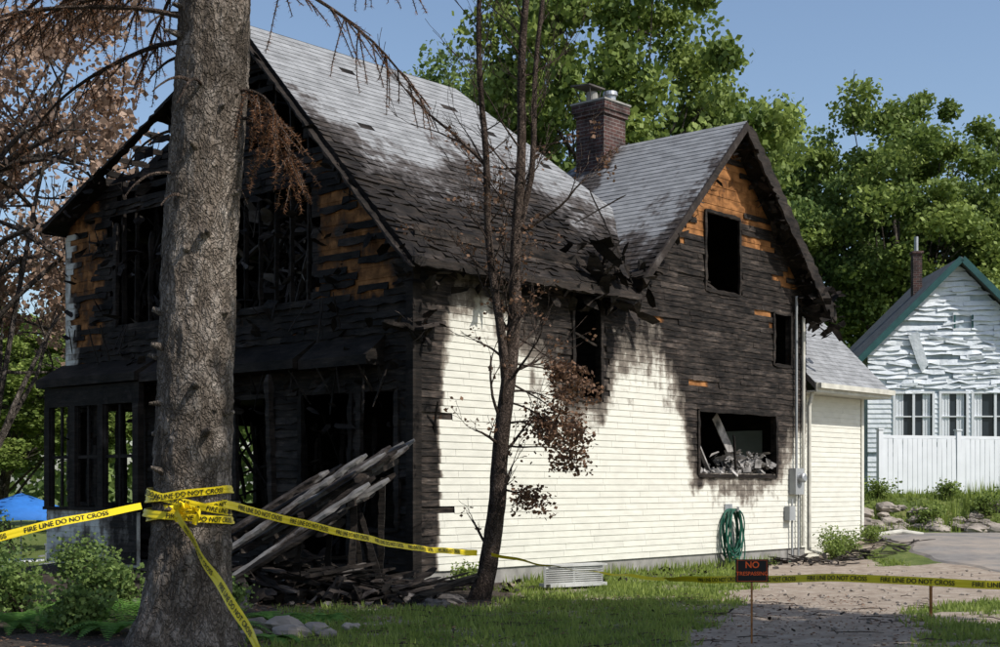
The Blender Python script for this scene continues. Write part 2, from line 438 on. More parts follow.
def rz(w): return 5.4+1.06*w-.004
def rz2(w): return 9.37-KS*(w-3.74)
mb=MB()
w=.1
while w<9.7:
    top=min(5.3+1.06*w, 9.2-KS*max(0,w-3.74))
    for (a,b) in ((.3,3.3),(3.4,top)):
        if random.random()<.93 and not near(w,(a+b)/2,[h for h in front_h if h[3]<4],.0):
            mb.burnt((.1,w,a),(.1+R(-.03,.03),w+R(-.04,.04),b if random.random()<.8 else a+(b-a)*R(.4,.9)),.045,.1,(1,0,0),1.)
    w+=.41
for (a0,a1,b0,b1) in [h[:4] for h in front_h]:
    for p0,p1 in (((a0,b0),(a0,b1)),((a1,b0),(a1,b1)),((a0,b0),(a1,b0)),((a0,b1),(a1,b1))):
        if b1<3.2 or random.random()<.5:
            mb.burnt((-.03,p0[0]+R(-.01,.01),p0[1]),(-.03+R(-.02,.02),p1[0]+R(-.04,.04),p1[1]+R(-.03,.03)),.12,.09,(1,0,0) if p0[0]==p1[0] else (0,0,1),1.)
for (a0,a1,b0,b1) in [h[:4] for h in side_h[:4]]:
    for p0,p1 in (((a0,b0),(a0,b1)),((a1,b0),(a1,b1)),((a0,b0),(a1,b0)),((a0,b1),(a1,b1))):
        mb.burnt((p0[0],-.03,p0[1]),(p1[0]+R(-.02,.02),-.03,p1[1]+R(-.02,.02)),.085,.08 if b1<4 else .06,(0,1,0),1.1)
mb.burnt((3.9,.02,4.25),(4.62,.05,4.05),.05,.05)
mb.burnt((9.15,.03,1.8),(9.05,.03,2.6),.05,.05,(0,1,0))
mb.bx(.15,11.7,.12,6.4,.1,.3,1.); mb.bx(.15,8.5,6.4,9.6,.1,.3,1.)
mb.bx(.25,11.7,.12,6.4,3.3,3.45,1.); mb.bx(.25,8.5,6.45,9.6,3.3,3.45,1.)
mb.bx(4.2,4.3,.15,6.2,.3,3.29,1.); mb.bx(1.2,8.,4.9,5.0,3.46,7.,1.); mb.bx(2.,8.,6.0,6.1,.31,3.29,1.)
mb.bx(5.2,11.,3.0,3.1,3.46,6.,1.); mb.bx(5.2,11.,3.4,3.5,.31,3.29,1.); mb.bx(5.1,5.2,.15,6.2,3.46,5.2,1.)
far_h=[(.7,2.9,.9,3.1),(3.6,4.6,1.2,2.9)]
panel(mb,(0,9.72,0),(1,0,0),(0,0,1),(0,-1,0),0,8.6,.2,6.6,far_h,.12)
panel(mb,(8.6,0,0),(0,1,0),(0,0,1),(-1,0,0),6.5,9.6,.2,5.3,[],.12)
panel(mb,(0,6.5,0),(1,0,0),(0,0,1),(0,-1,0),8.6,11.72,.2,5.3,[],.12)
panel(mb,(11.84,0,0),(0,1,0),(0,0,1),(-1,0,0),.12,6.5,.2,5.4,[(1,2,1.3,2.8)],.1)
def cornice(w0,w1,zo,pr):
    mb.prism([(-.02,w0,3.95+zo),(-pr,w0,3.62+zo),(-pr,w0,3.47+zo),(-.02,w0,3.47+zo)],(0,w1-w0,0),1.15)
cornice(.6,2.2,-.02,.42); cornice(2.24,4.3,.0,.5); cornice(4.34,6.5,-.01,.52); cornice(6.53,9.9,.02,.6)
for w in (2.75,): mb.burnt((-.45,w,.1),(-.45+R(-.1,.1),w+R(-.1,.1),3.4),.13,.13,(1,0,0),1.)
for w in (6.6,7.75,8.7,9.62): mb.bx(-.53,-.40,w-.09,w+.09,1.15,3.10,.85)
mb.bx(-.52,-.41,6.5,9.71,3.10,3.47,.9); mb.bx(-.56,-.40,6.5,9.71,1.12,1.18,.8)
for a,b in ((6.69,7.66),(7.84,8.61),(8.79,9.53)):
    m=(a+b)/2
    mb.bx(-.48,-.44,m-.03,m+.03,1.19,3.09,.9); mb.bx(-.485,-.435,a,m-.03,2.1,2.16,.9); mb.bx(-.485,-.435,m+.03,b,2.1,2.16,.9)
    mb.bx(-.49,-.43,a,a+.05,1.19,3.09,.8); mb.bx(-.49,-.43,b-.05,b,1.19,3.09,.8)
mb.bx(-.06,.0,-.055,.10,.2,5.3,1.1); mb.bx(.003,.13,-.05,-.018,.2,5.3,1.15)
mb.build('charred_framing',M_char,house)
mb=MB(); courses(mb,(-.5,0,0),(0,1,0),(0,0,1),(-1,0,0),.15,1.12,.112,lambda z:(6.6,9.65),[],.014,3.,lambda w,z:.42+.3*(w<7.5),lambda w,z:True)
mb.bx(-.49,-.42,6.6,9.65,.1,1.10,.3)
mb.bx(-.02,.02,9.6,9.78,3.97,6.5,.4)
mb.build('porch_parapet',M_sidingF,house)
mb=MB()
mb.bx(.02,11.82,.0,.2,-.4,.27); mb.bx(.0,.2,.2,9.7,-.4,.2); mb.bx(.2,8.58,9.5,9.7,-.4,.2); mb.bx(11.6,11.82,.2,6.48,-.4,.2)
mb.build('foundation',M_conc,house)

# roofs
k1=1.457
def s_roof(u,t):
    w=t/k1
    s=.50+(1.35-w)*.42+max(0,(.7-u))*.35
    if 2.4<u<5.: s+=.2
    if w>2.7: s-=.3
    if w<.3: s+=.35
    return max(-.3,min(1.25,s))
def keep_roof(u,t):
    w=t/k1
    if w<.0: return random.random()<.75
    if w<.9: return random.random()<.88
    return random.random()<.99
mb=MB()
def r_out(t):
    w=t/k1
    return (-.42, 5.45 if w<0.02 else 8.6-1.0027*w)
courses(mb,(0,0,5.4),(1,0,0),Vector((0,1,1.06))/k1,Vector((0,-1.06,1))/k1,-.4*k1,3.74*k1,.14,r_out,[(4.3,4.75,-.9,.35,.2)],.011,.32,s_roof,keep_roof,step=.16,warp=1.6)
def s_cross(w,t):
    u=8.76+t/1.414
    s=.12+max(0,7.2-u)*.33+(.35 if w>2.4 else 0)+(.25 if w<-.2 else 0)
    return min(1.1,s)
courses(mb,(8.76,0,8.76),(0,1,0),Vector((1,0,1))/1.41421,Vector((-1,0,1))/1.41421,-3.45*1.414,0,.14,lambda t:(-.47,3.2-t/1.414),[],.011,.32,s_cross,lambda w,t:True,step=.16,warp=1.)
courses(mb,(0,-.22,3.8),(1,0,0),Vector((0,1,1))/1.41421,Vector((0,-1,1))/1.41421,0,2.8*1.414,.14,lambda t:(11.87,15.35),[],.011,.32,lambda u,t:-.1,lambda w,t:True,step=.3)
mb.build('shingle_roof',M_shingle,house)
mb=MB()
off=(0,0,-.14)
mb.prism([(-.4,-.38,rz(-.38)),(5.4,-.38,rz(-.38)),(5.4,0.02,rz(.02)),(8.55,.02,rz(.02)),(4.83,3.74,rz(3.74)),(-.4,3.74,rz(3.74))],off,1.1)
def strip(u0,u1,w0,w1):
    mb.prism([(u0,w0,rz2(w0)),(u1,w0,rz2(w0)),(u1,w1,rz2(w1)),(u0,w1,rz2(w1))],off,1.)
WE=9.95
strip(.9,4.85,3.75,WE)
mb.prism([(4.85,3.75,rz2(3.75)),(7.5,WE,rz2(WE)),(4.85,WE,rz2(WE))],off,1.)
strip(-.4,.9,3.75,5.2); strip(-.4,.1,5.2,6.2); strip(-.42,.9,8.2,WE); strip(.4,.9,5.2,8.2)
for w in np.arange(5.4,8.3,.42): mb.burnt((-.3,w,rz2(w)-.1),(1.,w,rz2(w)-.1),.05,.12,a=1.)
mb.burnt((-.38,5.1,rz2(5.1)-.12),(-.38,WE+.02,rz2(WE)-.12),.05,.2,(1,0,0),1.)
mb.beam((-.38,WE,rz2(WE)-.05),(4.,WE,rz2(WE)-.05),.05,.2,(0,0,1),1.)
mb.prism([(4.86,3.74,9.36),(8.6,.03,5.4),(9.0,.03,4.98),(9.0,10.3,4.98),(7.6,WE,6.4)],off,1.)
mb.prism([(8.76,-.45,8.755),(5.31,-.45,5.305),(5.31,6.6,5.305),(8.76,3.2,8.755)],(0,0,-.15),.9)
mb.prism([(8.77,-.45,8.755),(12.25,-.45,5.275),(12.25,6.6,5.275),(8.77,3.2,8.755)],(0,0,-.15),.9)
mb.prism([(8.765,3.2,8.75),(5.31,6.62,5.3),(12.25,6.62,5.27)],(0,0,-.15),.9)
mb.prism([(11.87,-.22,3.795),(15.33,-.22,3.795),(15.33,2.58,6.595),(11.87,2.58,6.595)],(0,0,-.13),.2)
mb.prism([(11.87,2.59,6.595),(15.33,2.59,6.595),(15.33,5.4,3.79),(11.87,5.4,3.79)],(0,0,-.13),.2)
mb.burnt((-.44,-.42,rz(-.42)-.12),(-.44,3.74,rz(3.74)-.12),.04,.24,(-1,0,0),1.)
mb.burnt((-.44,3.74,9.25),(-.44,5.3,rz2(5.3)-.12),.04,.22,(-1,0,0),1.)
mb.beam((5.3,-.48,5.22),(8.76,-.48,8.68),.13,.05,(0,1,0),.55)
mb.burnt((12.3,-.48,5.12),(8.8,-.48,8.62),.34,.06,(0,1,0),1.1)
mb.burnt((-.4,-.42,4.93),(5.3,-.42,4.95),.05,.15)
for i in range(110):
    mb.scrap((R(-.4,5.4),R(-.45,-.05),R(4.6,5.0)),R(.06,.28))
for i in range(170):
    q=R(0,1); s=random.choice((-1,1,1)); u=8.76+s*q*3.5; mb.scrap((u,R(-.5,-.1),8.5-q*3.5+R(-.16,.08)),R(.05,.2))
for i in range(80): mb.scrap((R(3.8,5.7),R(-.5,.4),R(4.6,5.8)),R(.08,.38))
for i in range(70): mb.scrap((R(11.3,12.8),R(-.5,.3),R(4.8,5.9)),R(.08,.34))
for i in range(90):
    w=R(-.3,9.9); z=(rz(w) if w<3.74 else rz2(w)); mb.scrap((R(-.5,-.2),w,z-.12+R(-.2,.08)),R(.05,.22))
for i in range(22):
    mb.burnt((R(4.2,5.4),R(-.4,.3),R(4.9,5.4)),(R(4.2,5.4),R(-.4,.3),R(5.2,6.0)),R(.03,.08),R(.02,.05))
mb.burnt((4.2,.2,6.2),(5.0,-.3,6.75),.05,.03,a=.8); mb.burnt((5.2,-.3,5.2),(4.7,.3,6.9),.04,.03,a=.8)
mb.build('roof_deck_and_trim',M_char,house)

mb=MB()
for i in range(160):
    u=R(7.8,10.5); mb.box((u,R(.0,.9),1.72+R(0,.15)+(.3 if u>9.3 else 0)*random.random()),(R(.03,.2),R(.03,.2),R(.02,.08)),Matrix.Rotation(R(-1.5,1.5),3,'X')@Matrix.Rotation(R(-1,1),3,'Y'),.2)
for i in range(110): mb.scrap((R(9.0,10.5),R(.0,.5),R(1.8,2.25)),R(.05,.18))
mb.beam((9.0,.45,3.0),(10.0,.5,1.9),.22,.02,(0,1,0),.2); mb.beam((8.1,.5,2.9),(8.7,.4,1.9),.1,.03,a=.5)
mb.build('window_rubble',M_debris,house)
mb=MB()
for i in range(260):
    w=R(.1,9.6); z=random.choice((R(3.0,4.2),R(4.3,6.5),R(2.4,3.4),R(5.5,7.5)))
    if z>rz(w)-.2: continue
    mb.scrap((R(-.3,.0),w,z),R(.05,.28))
for i in range(60):
    w=R(.3,9.6); z=random.choice((3.45,3.45,6.4,4.6)); mb.burnt((R(-.5,-.05),w,z),(R(-.5,-.05),w+R(-.15,.15),z-R(.2,.8)),R(.02,.05),R(.01,.03))
for i in range(60):
    mb.burnt((R(.0,1.5),R(2.3,4.6),R(4.4,6.6)),(R(.0,1.5),R(2.3,4.6),R(4.4,6.6)),R(.03,.12),R(.03,.07),a=R(.3,1.1))
for i in range(34):
    mb.burnt((R(.2,1.2),R(5.8,8.2),R(4.4,7.2)),(R(.2,1.2),R(5.8,8.2),R(4.4,7.2)),R(.02,.1),R(.02,.07),a=1.)
for i in range(90): mb.scrap((R(.0,1.2),random.choice((R(2.3,4.6),R(5.8,8.2))),R(4.5,6.4)),R(.08,.35),R(-.2,1.1))
for i in range(50):
    w0=R(.2,6.5); mb.burnt((R(.2,1.5),w0,R(.3,3)),(R(.2,1.5),w0+R(-.8,.8),R(.3,3.2)),R(.03,.12),R(.02,.06),a=R(.8,1.1))
mb.burnt((-.55,.1,4.05),(-.1,-.1,3.95),.28,.1); mb.box((.2,-.14,4.03),(.5,.25,.04),Matrix.Rotation(-.25,3,'Y'),.6)
for i in range(14): mb.scrap((R(-.5,.4),R(-.25,.0),R(3.8,4.2)),R(.08,.22),.8)
mb.build('hanging_debris',M_char,house)
# pale grey scraps scattered inside the upper opening
mb=MB()
for i in range(46): mb.scrap((R(.3,1.3),R(2.4,4.4),R(4.6,6.2)),R(.05,.2))
mb.build('pale_scraps',M_debris,house)

# chimney
mb=MB(); c=(8.55,3.0)
mb.bx(c[0]-.37,c[0]+.37,c[1]-.37,c[1]+.37,5.5,9.35); mb.bx(c[0]-.41,c[0]+.41,c[1]-.41,c[1]+.41,9.35,9.45)
mb.bx(c[0]-.44,c[0]+.44,c[1]-.44,c[1]+.44,9.45,9.62); mb.build('chimney',M_brick,house)
mb=MB(); mb.bx(c[0]-.46,c[0]+.46,c[1]-.46,c[1]+.46,9.62,9.66)
mb.tube([(c[0]-.17,c[1]+.1,9.66),(c[0]-.17,c[1]+.1,9.9)],[.13,.12],14)
mb.build('chimney_cap',M_conc,house)
mb=MB(); mb.tube([(c[0]+.2,c[1]-.1,9.66),(c[0]+.2,c[1]-.1,9.86),(c[0]+.2,c[1]-.1,9.87),(c[0]+.2,c[1]-.1,9.95)],[.12,.12,.16,.15],16)
mb.build('chimney_flue',M_metal,house)
mb=MB(); mb.box((c[0]-.25,c[1]+.15,10.0),(.55,.5,.03),Matrix.Rotation(.08,3,'X'))
for dx,dy in ((-.2,-.2),(.2,-.2),(.2,.2),(-.2,.2)): mb.tube([(c[0]-.22+dx*.6,c[1]+.12+dy*.6,9.66),(c[0]-.25+dx,c[1]+.15+dy,9.99)],[.012,.012],6)
mb.build('chimney_rain_plate',M_char,house)

# garage wing
mb=MB()
courses(mb,(0,.3,0),(1,0,0),(0,0,1),(0,-1,0),.1,3.6,.112,lambda z:(11.86,15.0),[],.012,3.6,lambda u,z:-.2,lambda w,t:True,step=1.)
courses(mb,(15.0,0,0),(0,1,0),(0,0,1),(1,0,0),.1,6.3,.112,lambda z:(.3+max(0,z-4.2),5.0-max(0,z-4.2)),[],.012,3.6,lambda u,z:-.2,lambda w,t:True,step=1.)
mb.bx(14.93,15.04,.26,.285,.1,3.6,-.2); mb.bx(11.86,14.93,.305,.4,.0,3.7,-.2)
mb.bx(14.85,14.98,.4,4.9,.0,3.7,-.2)
mb.build('garage_walls',M_siding,house)
mb=MB()
mb.bx(11.87,15.36,-.27,-.23,3.6,3.8); mb.bx(11.87,15.36,-.22,.28,3.60,3.63); mb.bx(11.9,15.38,-.36,-.275,3.68,3.79)
mb.tube([(11.98,-.10,3.6),(11.98,-.02,3.3),(11.98,-.02,.2),(12.1,-.3,.1)],[.045]*4,8)
mb.tube([(15.1,.15,.4),(15.9,-.25,.5),(16.3,-.6,.42)],[.06]*3,10)
mb.tube([(11.62,-.09,5.2),(11.60,-.09,.3)],[.035,.035],8)
mb.build('gutter_and_downspout',simple('cream_enamel',(.52,.50,.43),.5,.25,3,.05),house)
mb=MB()
mb.tube([(11.3,-.1,5.6),(11.3,-.1,1.9)],[.028]*2,8); mb.tube([(11.12,-.1,1.3),(11.12,-.1,.1)],[.022]*2,8); mb.tube([(11.38,-.1,1.4),(11.38,-.1,.1)],[.022]*2,8)
mb.bx(11.1,11.45,-.2,-.045,1.4,1.95); mb.bx(10.9,11.14,-.17,-.045,.85,1.15)
mb.build('conduit_and_boxes',M_grey,house)
mb=MB(); mb.tube([(11.27,-.2,1.75),(11.27,-.31,1.75),(11.27,-.33,1.75)],[.1,.1,.07],18); mb.tube([(11.27,-.2,1.75),(11.27,-.215,1.75)],[.12,.12],18)
mb.build('electric_meter',M_metal,house)
mb=MB()
for i in range(16):
    a0=R(.2,.33); b0=R(.40,.62); oy=-.09-R(0,.18); ph=R(0,6); pts=[]
    for k in range(29):
        an=2*math.pi*k/28; pts.append((8.72+a0*math.sin(an)*(1+.15*math.sin(an*2+ph)),oy+.02*math.sin(an*3+ph),1.12-b0+b0*math.cos(an)+R(-.004,.004)))
    mb.tube(pts,[.014]*29,6,cap=False)
mb.tube([(8.9,-.15,.1),(9.4,-.4,.03),(10.,-.3,.03),(10.6,-.5,.03)],[.014]*4,6)
hose=mb.build('garden_hose',M_hose,None,True); hose.location=K; hose.rotation_euler=(0,0,HR)
mb=MB(); mb.tube([(8.72,-.03,1.1),(8.72,-.28,1.1),(8.72,-.28,1.17)],[.03]*3,8); mb.bx(8.6,8.86,-.06,-.035,1.0,1.22); mb.build('hose_hanger',M_metal,house)

def H(u,w,z): return Vector((K[0]+.666*u-.746*w,K[1]+.746*u+.666*w,z))

# ---------------------------------------------------------------- debris pile (collapsed porch roof)
mb=MB()
def slab(o,e,width,a):
    o=Vector(o);e=Vector(e); nb_=int(width/.15)
    for i in range(nb_):
        off_=Vector((.05*i,.14*i,.03*i)); mb.burnt(o+off_+Vector((R(-.12,.12),0,R(-.02,.02))),e+off_+Vector((R(-.3,.12),0,R(-.02,.02))),.14,.055,(0,-.35,1),a=R(*a))
    for k in range(3):
        f=(k+.5)/3; p=o.lerp(e,f)-Vector((0,0,.08)); mb.burnt(p,p+Vector((.05*nb_,.14*nb_,.03*nb_)),.06,.12,a=1.)
slab((-3.95,19.2,.52),(-1.62,19.25,1.98),1.5,(.25,.95))
slab((-3.75,18.95,.30),(-1.75,19.05,1.62),1.0,(.4,1.))
slab((-3.9,18.8,.10),(-2.2,18.9,1.18),1.0,(.5,1.1))
slab((-4.1,19.9,.75),(-2.3,20.,1.75),1.2,(.5,1.1))
mb.build('fallen_porch_deck',M_weath)
mb=MB()
for i in range(6): f=i/5; mb.burnt((-3.6+f*1.9,19.1+R(0,.8),0),(-3.55+f*1.9,19.2+R(0,.7),.45+f*1.25),.1,.1,(0,1,0))
for i in range(230):
    x=R(-4.9,-1.2)+R(-.3,.3); y=R(18.3,20.8)-(x+1)*.1; L=R(.15,1.3); an=R(0,3.14)
    hh=R(.0,.55)*max(0,1-abs(x+3.)/2.4)
    mb.burnt((x,y,.04+hh),(x+L*math.cos(an),y+L*.6*math.sin(an),.04+hh+R(-.03,.4)*L*.6),R(.03,.2),R(.015,.07),a=R(.5,1.2))
for i in range(300): x=R(-4.9,-.9); mb.scrap((x,R(18.2,20.6),R(.02,.4)*max(.1,1-abs(x+3)/2.2)),R(.05,.28),R(.3,1.2))
for p,l in (((-1.75,19.9),1.7),((-1.95,20.3),1.9),((-1.6,19.6),1.2)): mb.burnt((p[0],p[1],0),(p[0]-R(.2,.5),p[1],l),.09,.06,(0,1,0),a=1.)
mb.build('charred_debris_pile',M_char)
mb=MB()
def rock(mb,c,s,rs):
    n=8;vs=[];fs=[]
    for i in range(n+1):
        th=math.pi*i/n
        for j in range(12):
            ph=2*math.pi*j/12; d=Vector((math.sin(th)*math.cos(ph),math.sin(th)*math.sin(ph),math.cos(th)))
            k=1+.5*noise.noise(d*1.4+Vector((rs,0,0)))+.2*noise.noise(d*4+Vector((rs,3,0)))
            vs.append((c[0]+d.x*s[0]*k,c[1]+d.y*s[1]*k,c[2]+d.z*s[2]*k))
    for i in range(n):
        for j in range(12): fs.append((i*12+j,(i+1)*12+j,(i+1)*12+(j+1)%12,i*12+(j+1)%12))
    mb.add(vs,fs)
for i in range(60):
    x=R(-4.8,-.4); y=R(17.9,19.9); s=R(.03,.13); rock(mb,(x,y,s*.4),(s*1.4,s,s*.7),i)
mb.build('ash_rubble',M_char,smooth=False)
mb=MB()
for (x,y,s) in ((-2.35,15.2,.17),(-2.0,15.1,.12),(-2.2,14.7,.14),(-1.8,14.6,.09),(-2.7,15.6,.12),(-1.65,15.4,.08),(-2.6,14.6,.10)):
    rock(mb,(x,y,s*.3),(s*1.3,s,s*.7),x*9)
mb.build('garden_rocks',M_rock)
mb=MB(); v0=Vector((.68,21.25,.05)); v1=Vector((1.58,21.85,.05))
mb.beam(v0+Vector((0,0,.02)),v1+Vector((0,0,.02)),.3,.05); mb.beam(v0+Vector((0,0,.32)),v1+Vector((0,0,.32)),.3,.03)
for i in range(8): mb.beam(v0+Vector((0,-.13,.06+.032*i)),v1+Vector((0,-.13,.06+.032*i)),.05,.012,(0,-.5,1))
for q in (v0,v1,(v0+v1)/2): mb.beam(q,q+Vector((0,0,.33)),.3,.03,(1,0,0))
mb.build('air_conditioner_unit',simple('off_white_enamel',(.45,.45,.43),.5,.25,3,.1))
mb=MB()
for i in range(110):
    p=H(R(9.5,14.),R(-1.9,-.3),0); p.z=float(hgt(p.x,p.y))+R(.02,.12); an=R(0,3); L=R(.1,.6)
    mb.burnt(p,p+Vector((L*math.cos(an),L*math.sin(an),R(-.03,.08))),R(.03,.12),.02,a=R(.4,1))
for i in range(220):
    p=H(R(.2,12),R(-1.5,-.12),0); p.z=float(hgt(p.x,p.y))+R(.015,.05); mb.scrap(p,R(.03,.14),R(.2,1.1))
for i in range(120): mb.scrap((R(-1,5.5),R(15,20),.03),R(.015,.06),R(.2,1))
mb.build('scattered_debris',M_char)

# ---------------------------------------------------------------- big spruce trunk
spr=empty('spruce_tree',(0,0,0))
TC=lambda z:Vector((-3.08+.046*z,13.6,z))
def TR(z): return .375-.006*z+.20*math.exp(-max(z,0)*2.6)
mb=MB(); pts=[];rad=[]
for i in range(400):
    z=-.2+i*.032; pts.append(TC(z)+Vector((.02*math.sin(z*1.3),0,0))); rad.append(max(.05,TR(z)))
def bd(p,an):
    d=.05*noise.noise(Vector((p.x*2.2,p.y*2.2,p.z*.8)))+.045*noise.noise(Vector((p.x*8,p.y*8,p.z*3.5)))
    rg=abs(noise.noise(Vector((p.x*14,p.y*14,p.z*6)))); d+=.07*(.35-rg)+.03*noise.noise(Vector((p.x*34,p.y*34,p.z*20)))
    d+=.12*math.exp(-max(p.z,0)*2.5)*math.sin(an*5)
    return d
mb.tube(pts,rad,140,disp=bd)
for i in range(44):
    z=R(.6,9); an=R(3.3,6.1) if i<30 else R(0,6.28); d=Vector((math.cos(an),math.sin(an),R(-.1,.3))); c=TC(z)+d*(TR(z)*.93)
    L=R(.02,.14); mb.tube([c-d*.05,c+d*.02,c+d*(.03+L)],[R(.05,.08),R(.03,.045),R(.012,.025)],9,disp=lambda p,an:.2*noise.noise(p*30))
mb.build('trunk',M_bark,spr,True)
NV=[];NR=[]; bw=MB()
def needle_twig(p,d,L,dens=150):
    n=max(4,int(L*6)); q=Vector(p); pts=[q.copy()]; dd=Vector(d).normalized()
    for i in range(n):
        dd=(dd+Vector((R(-.15,.15),R(-.15,.15),R(-.2,.04)))).normalized(); q=q+dd*(L/n); pts.append(q.copy())
    bw.tube(pts,[.007*(1-.7*i/n)+.002 for i in range(n+1)],4,cap=False)
    for k in range(int(L*dens)):
        f=random.random()*n; i=min(n-1,int(f)); c=pts[i].lerp(pts[i+1],f-i)
        nd=Vector((R(-1,1),R(-1,1),R(-1,.5))).normalized()*R(.03,.06); sd=nd.cross(Vector((R(-1,1),R(-1,1),R(-1,1)))).normalized()*.0035
        NV.append([c-sd,c+sd,c+nd+sd*.3]); NR.append(random.random())
def spruce_branch(z,an,L,r=.03,droop=-.1,tw=1.,nd=150):
    d=Vector((math.cos(an),math.sin(an),.15)); p=TC(z)+d*TR(z)*.9; pts=[p.copy()]; n=12
    for i in range(n):
        d=(d+Vector((R(-.08,.08),R(-.08,.08),droop*.5+R(-.05,.05)))).normalized(); p=p+d*(L/n); pts.append(p.copy())
    bw.tube(pts,[r*(1-.8*i/n)+.004 for i in range(n+1)],6,cap=False)
    for i in range(2,n+1):
        for k in range(int(3*tw) if random.random()<.9 else 0):
            dd=d+Vector((R(-1,1),R(-1,1),R(-.9,.1))); needle_twig(pts[i],dd,R(.25,.8)*(1-.3*i/n),nd)
for i in range(46):
    spruce_branch(R(5.8,9.5),R(2.0,4.1),R(1.6,4.2),.024,-.12,1.2)
for i in range(8): spruce_branch(R(6.5,9.),R(-1.2,1.),R(1.,2.4),.02,-.16,1.)
spruce_branch(5.35,-.35,.75,.016,-.3,1.,200); spruce_branch(5.1,-.2,.8,.015,-.35,1.,200)
for i in range(12): spruce_branch(R(4.3,6.3),R(0,6.28),R(.3,.9),.014,-.2,.0)
bw.build('dead_branches',M_bark2,spr)
numesh('dead_needles',np.array([[tuple(p) for p in t_] for t_ in NV]),3,M_needle,np.array(NR),spr)

# ---------------------------------------------------------------- generic branching
def grow(mb,p,d,L,r,depth,tips,spread=.7,up=.12,nk=3,minr=.004,wob=.14):
    n=7; pts=[Vector(p)]; d=Vector(d).normalized()
    for i in range(n):
        d=(d+Vector((R(-wob,wob),R(-wob,wob),R(-wob,wob)+up*.3))).normalized(); pts.append(pts[-1]+d*(L/n))
    mb.tube(pts,[max(minr,r*(1-.65*i/n)) for i in range(n+1)],5 if r<.05 else 8,cap=False)
    if depth==0: tips.append(pts[-1]); tips.append(pts[4]); return
    for k in range(nk):
        i=random.randint(2,n); dd=(d+Vector((R(-1,1),R(-1,1),R(-.5,.9)))*spread)
        grow(mb,pts[i],dd,L*R(.4,.7),max(minr,r*(1-.65*i/n)*.6),depth-1,tips,spread,up,nk,minr,wob)

def leaf_polys(C,size,flat=.3):
    N=len(C); a=rng.normal(size=(N,3)); a[:,2]*=.6; a/=np.linalg.norm(a,axis=1)[:,None]
    b=rng.normal(size=(N,3)); b-=a*np.sum(a*b,1)[:,None]; b/=np.linalg.norm(b,axis=1)[:,None]
    s=size*rng.uniform(.6,1.3,(N,1)); a=a*s; b=b*s*.42
    return np.stack([C-a*.5,C+b,C+a*.5,C-b],1)

thin=empty('bare_tree',(0,0,0)); mb=MB(); tips=[]
def stem(P,Rr):
    P=[Vector(p) for p in P]; pts=[];rad=[]
    for i in range(len(P)-1):
        for k in range(10):
            f=k/10; q=P[i].lerp(P[i+1],f)
            pts.append(q+Vector((.02*math.sin(q.z*2.3),.02*math.cos(q.z*1.7),0))); rad.append(Rr[i]+(Rr[i+1]-Rr[i])*f)
    pts.append(P[-1]); rad.append(Rr[-1]); mb.tube(pts,rad,14,disp=lambda p,an:.08*noise.noise(p*9)+.05*noise.noise(p*25)); return pts,rad
s1,r1=stem([(-.31,19.5,-.05),(-.21,19.5,.3),(-.03,19.5,1.4),(.09,19.5,2.9),(.22,19.5,4.2),(.27,19.5,6.0),(.36,19.5,8.6),(.3,19.6,10.5)],[.17,.135,.12,.105,.085,.068,.045,.02])
s2,r2=stem([(.09,19.48,2.85),(-.02,19.4,3.9),(-.16,19.4,5.2),(-.25,19.3,6.8),(-.30,19.3,8.6),(-.2,19.3,10)],[.075,.06,.05,.042,.03,.012])
s3,r3=stem([(.24,19.5,4.9),(.42,19.5,5.9),(.5,19.55,7.2),(.62,19.5,8.8),(.6,19.5,10)],[.05,.042,.035,.028,.012])
for S,Rr in ((s1,r1),(s2,r2),(s3,r3)):
    for i in range(6,len(S)-1):
        z=S[i].z
        if z<1.9 and random.random()<.75: continue
        for k in range(1 if random.random()<.72 else 0):
            d=Vector((R(-1,1),R(-.6,.6),R(.2,1.1)))
            grow(mb,S[i],d,R(.4,1.1),Rr[i]*.26,2,tips,.6,.1,3,.003,.16)
grow(mb,s2[25],(-.9,.1,.9),1.6,.03,3,tips,.5,.15,3)
grow(mb,s1[45],(.9,0,.6),1.2,.03,3,tips,.5,.1,3)
lt=[]
for b0 in ((25,(.9,-.1,.0)),(29,(1,0,-.1)),(33,(1,.1,-.1)),(21,(.8,0,-.1)),(27,(.8,-.3,.2)),(36,(.9,0,-.3)),(31,(1,.2,-.35)),(30,(1,-.2,.05))):
    grow(mb,s1[b0[0]],b0[1],R(.55,.8),.018,2,lt,.55,-.12,3,.0035)
mb.build('stems',M_bark2,thin,True)
C=[]
for p in lt:
    for k in range(22): C.append(p+Vector((R(-.13,.13),R(-.13,.13),R(-.24,.06))))
for p in tips:
    if p.z<6.5 and random.random()<.2:
        for k in range(6): C.append(p+Vector((R(-.08,.08),R(-.08,.08),R(-.12,.05))))
C=np.array([tuple(c) for c in C]); numesh('withered_leaves',leaf_polys(C,.06),4,M_dead,rng.random(len(C)),thin)

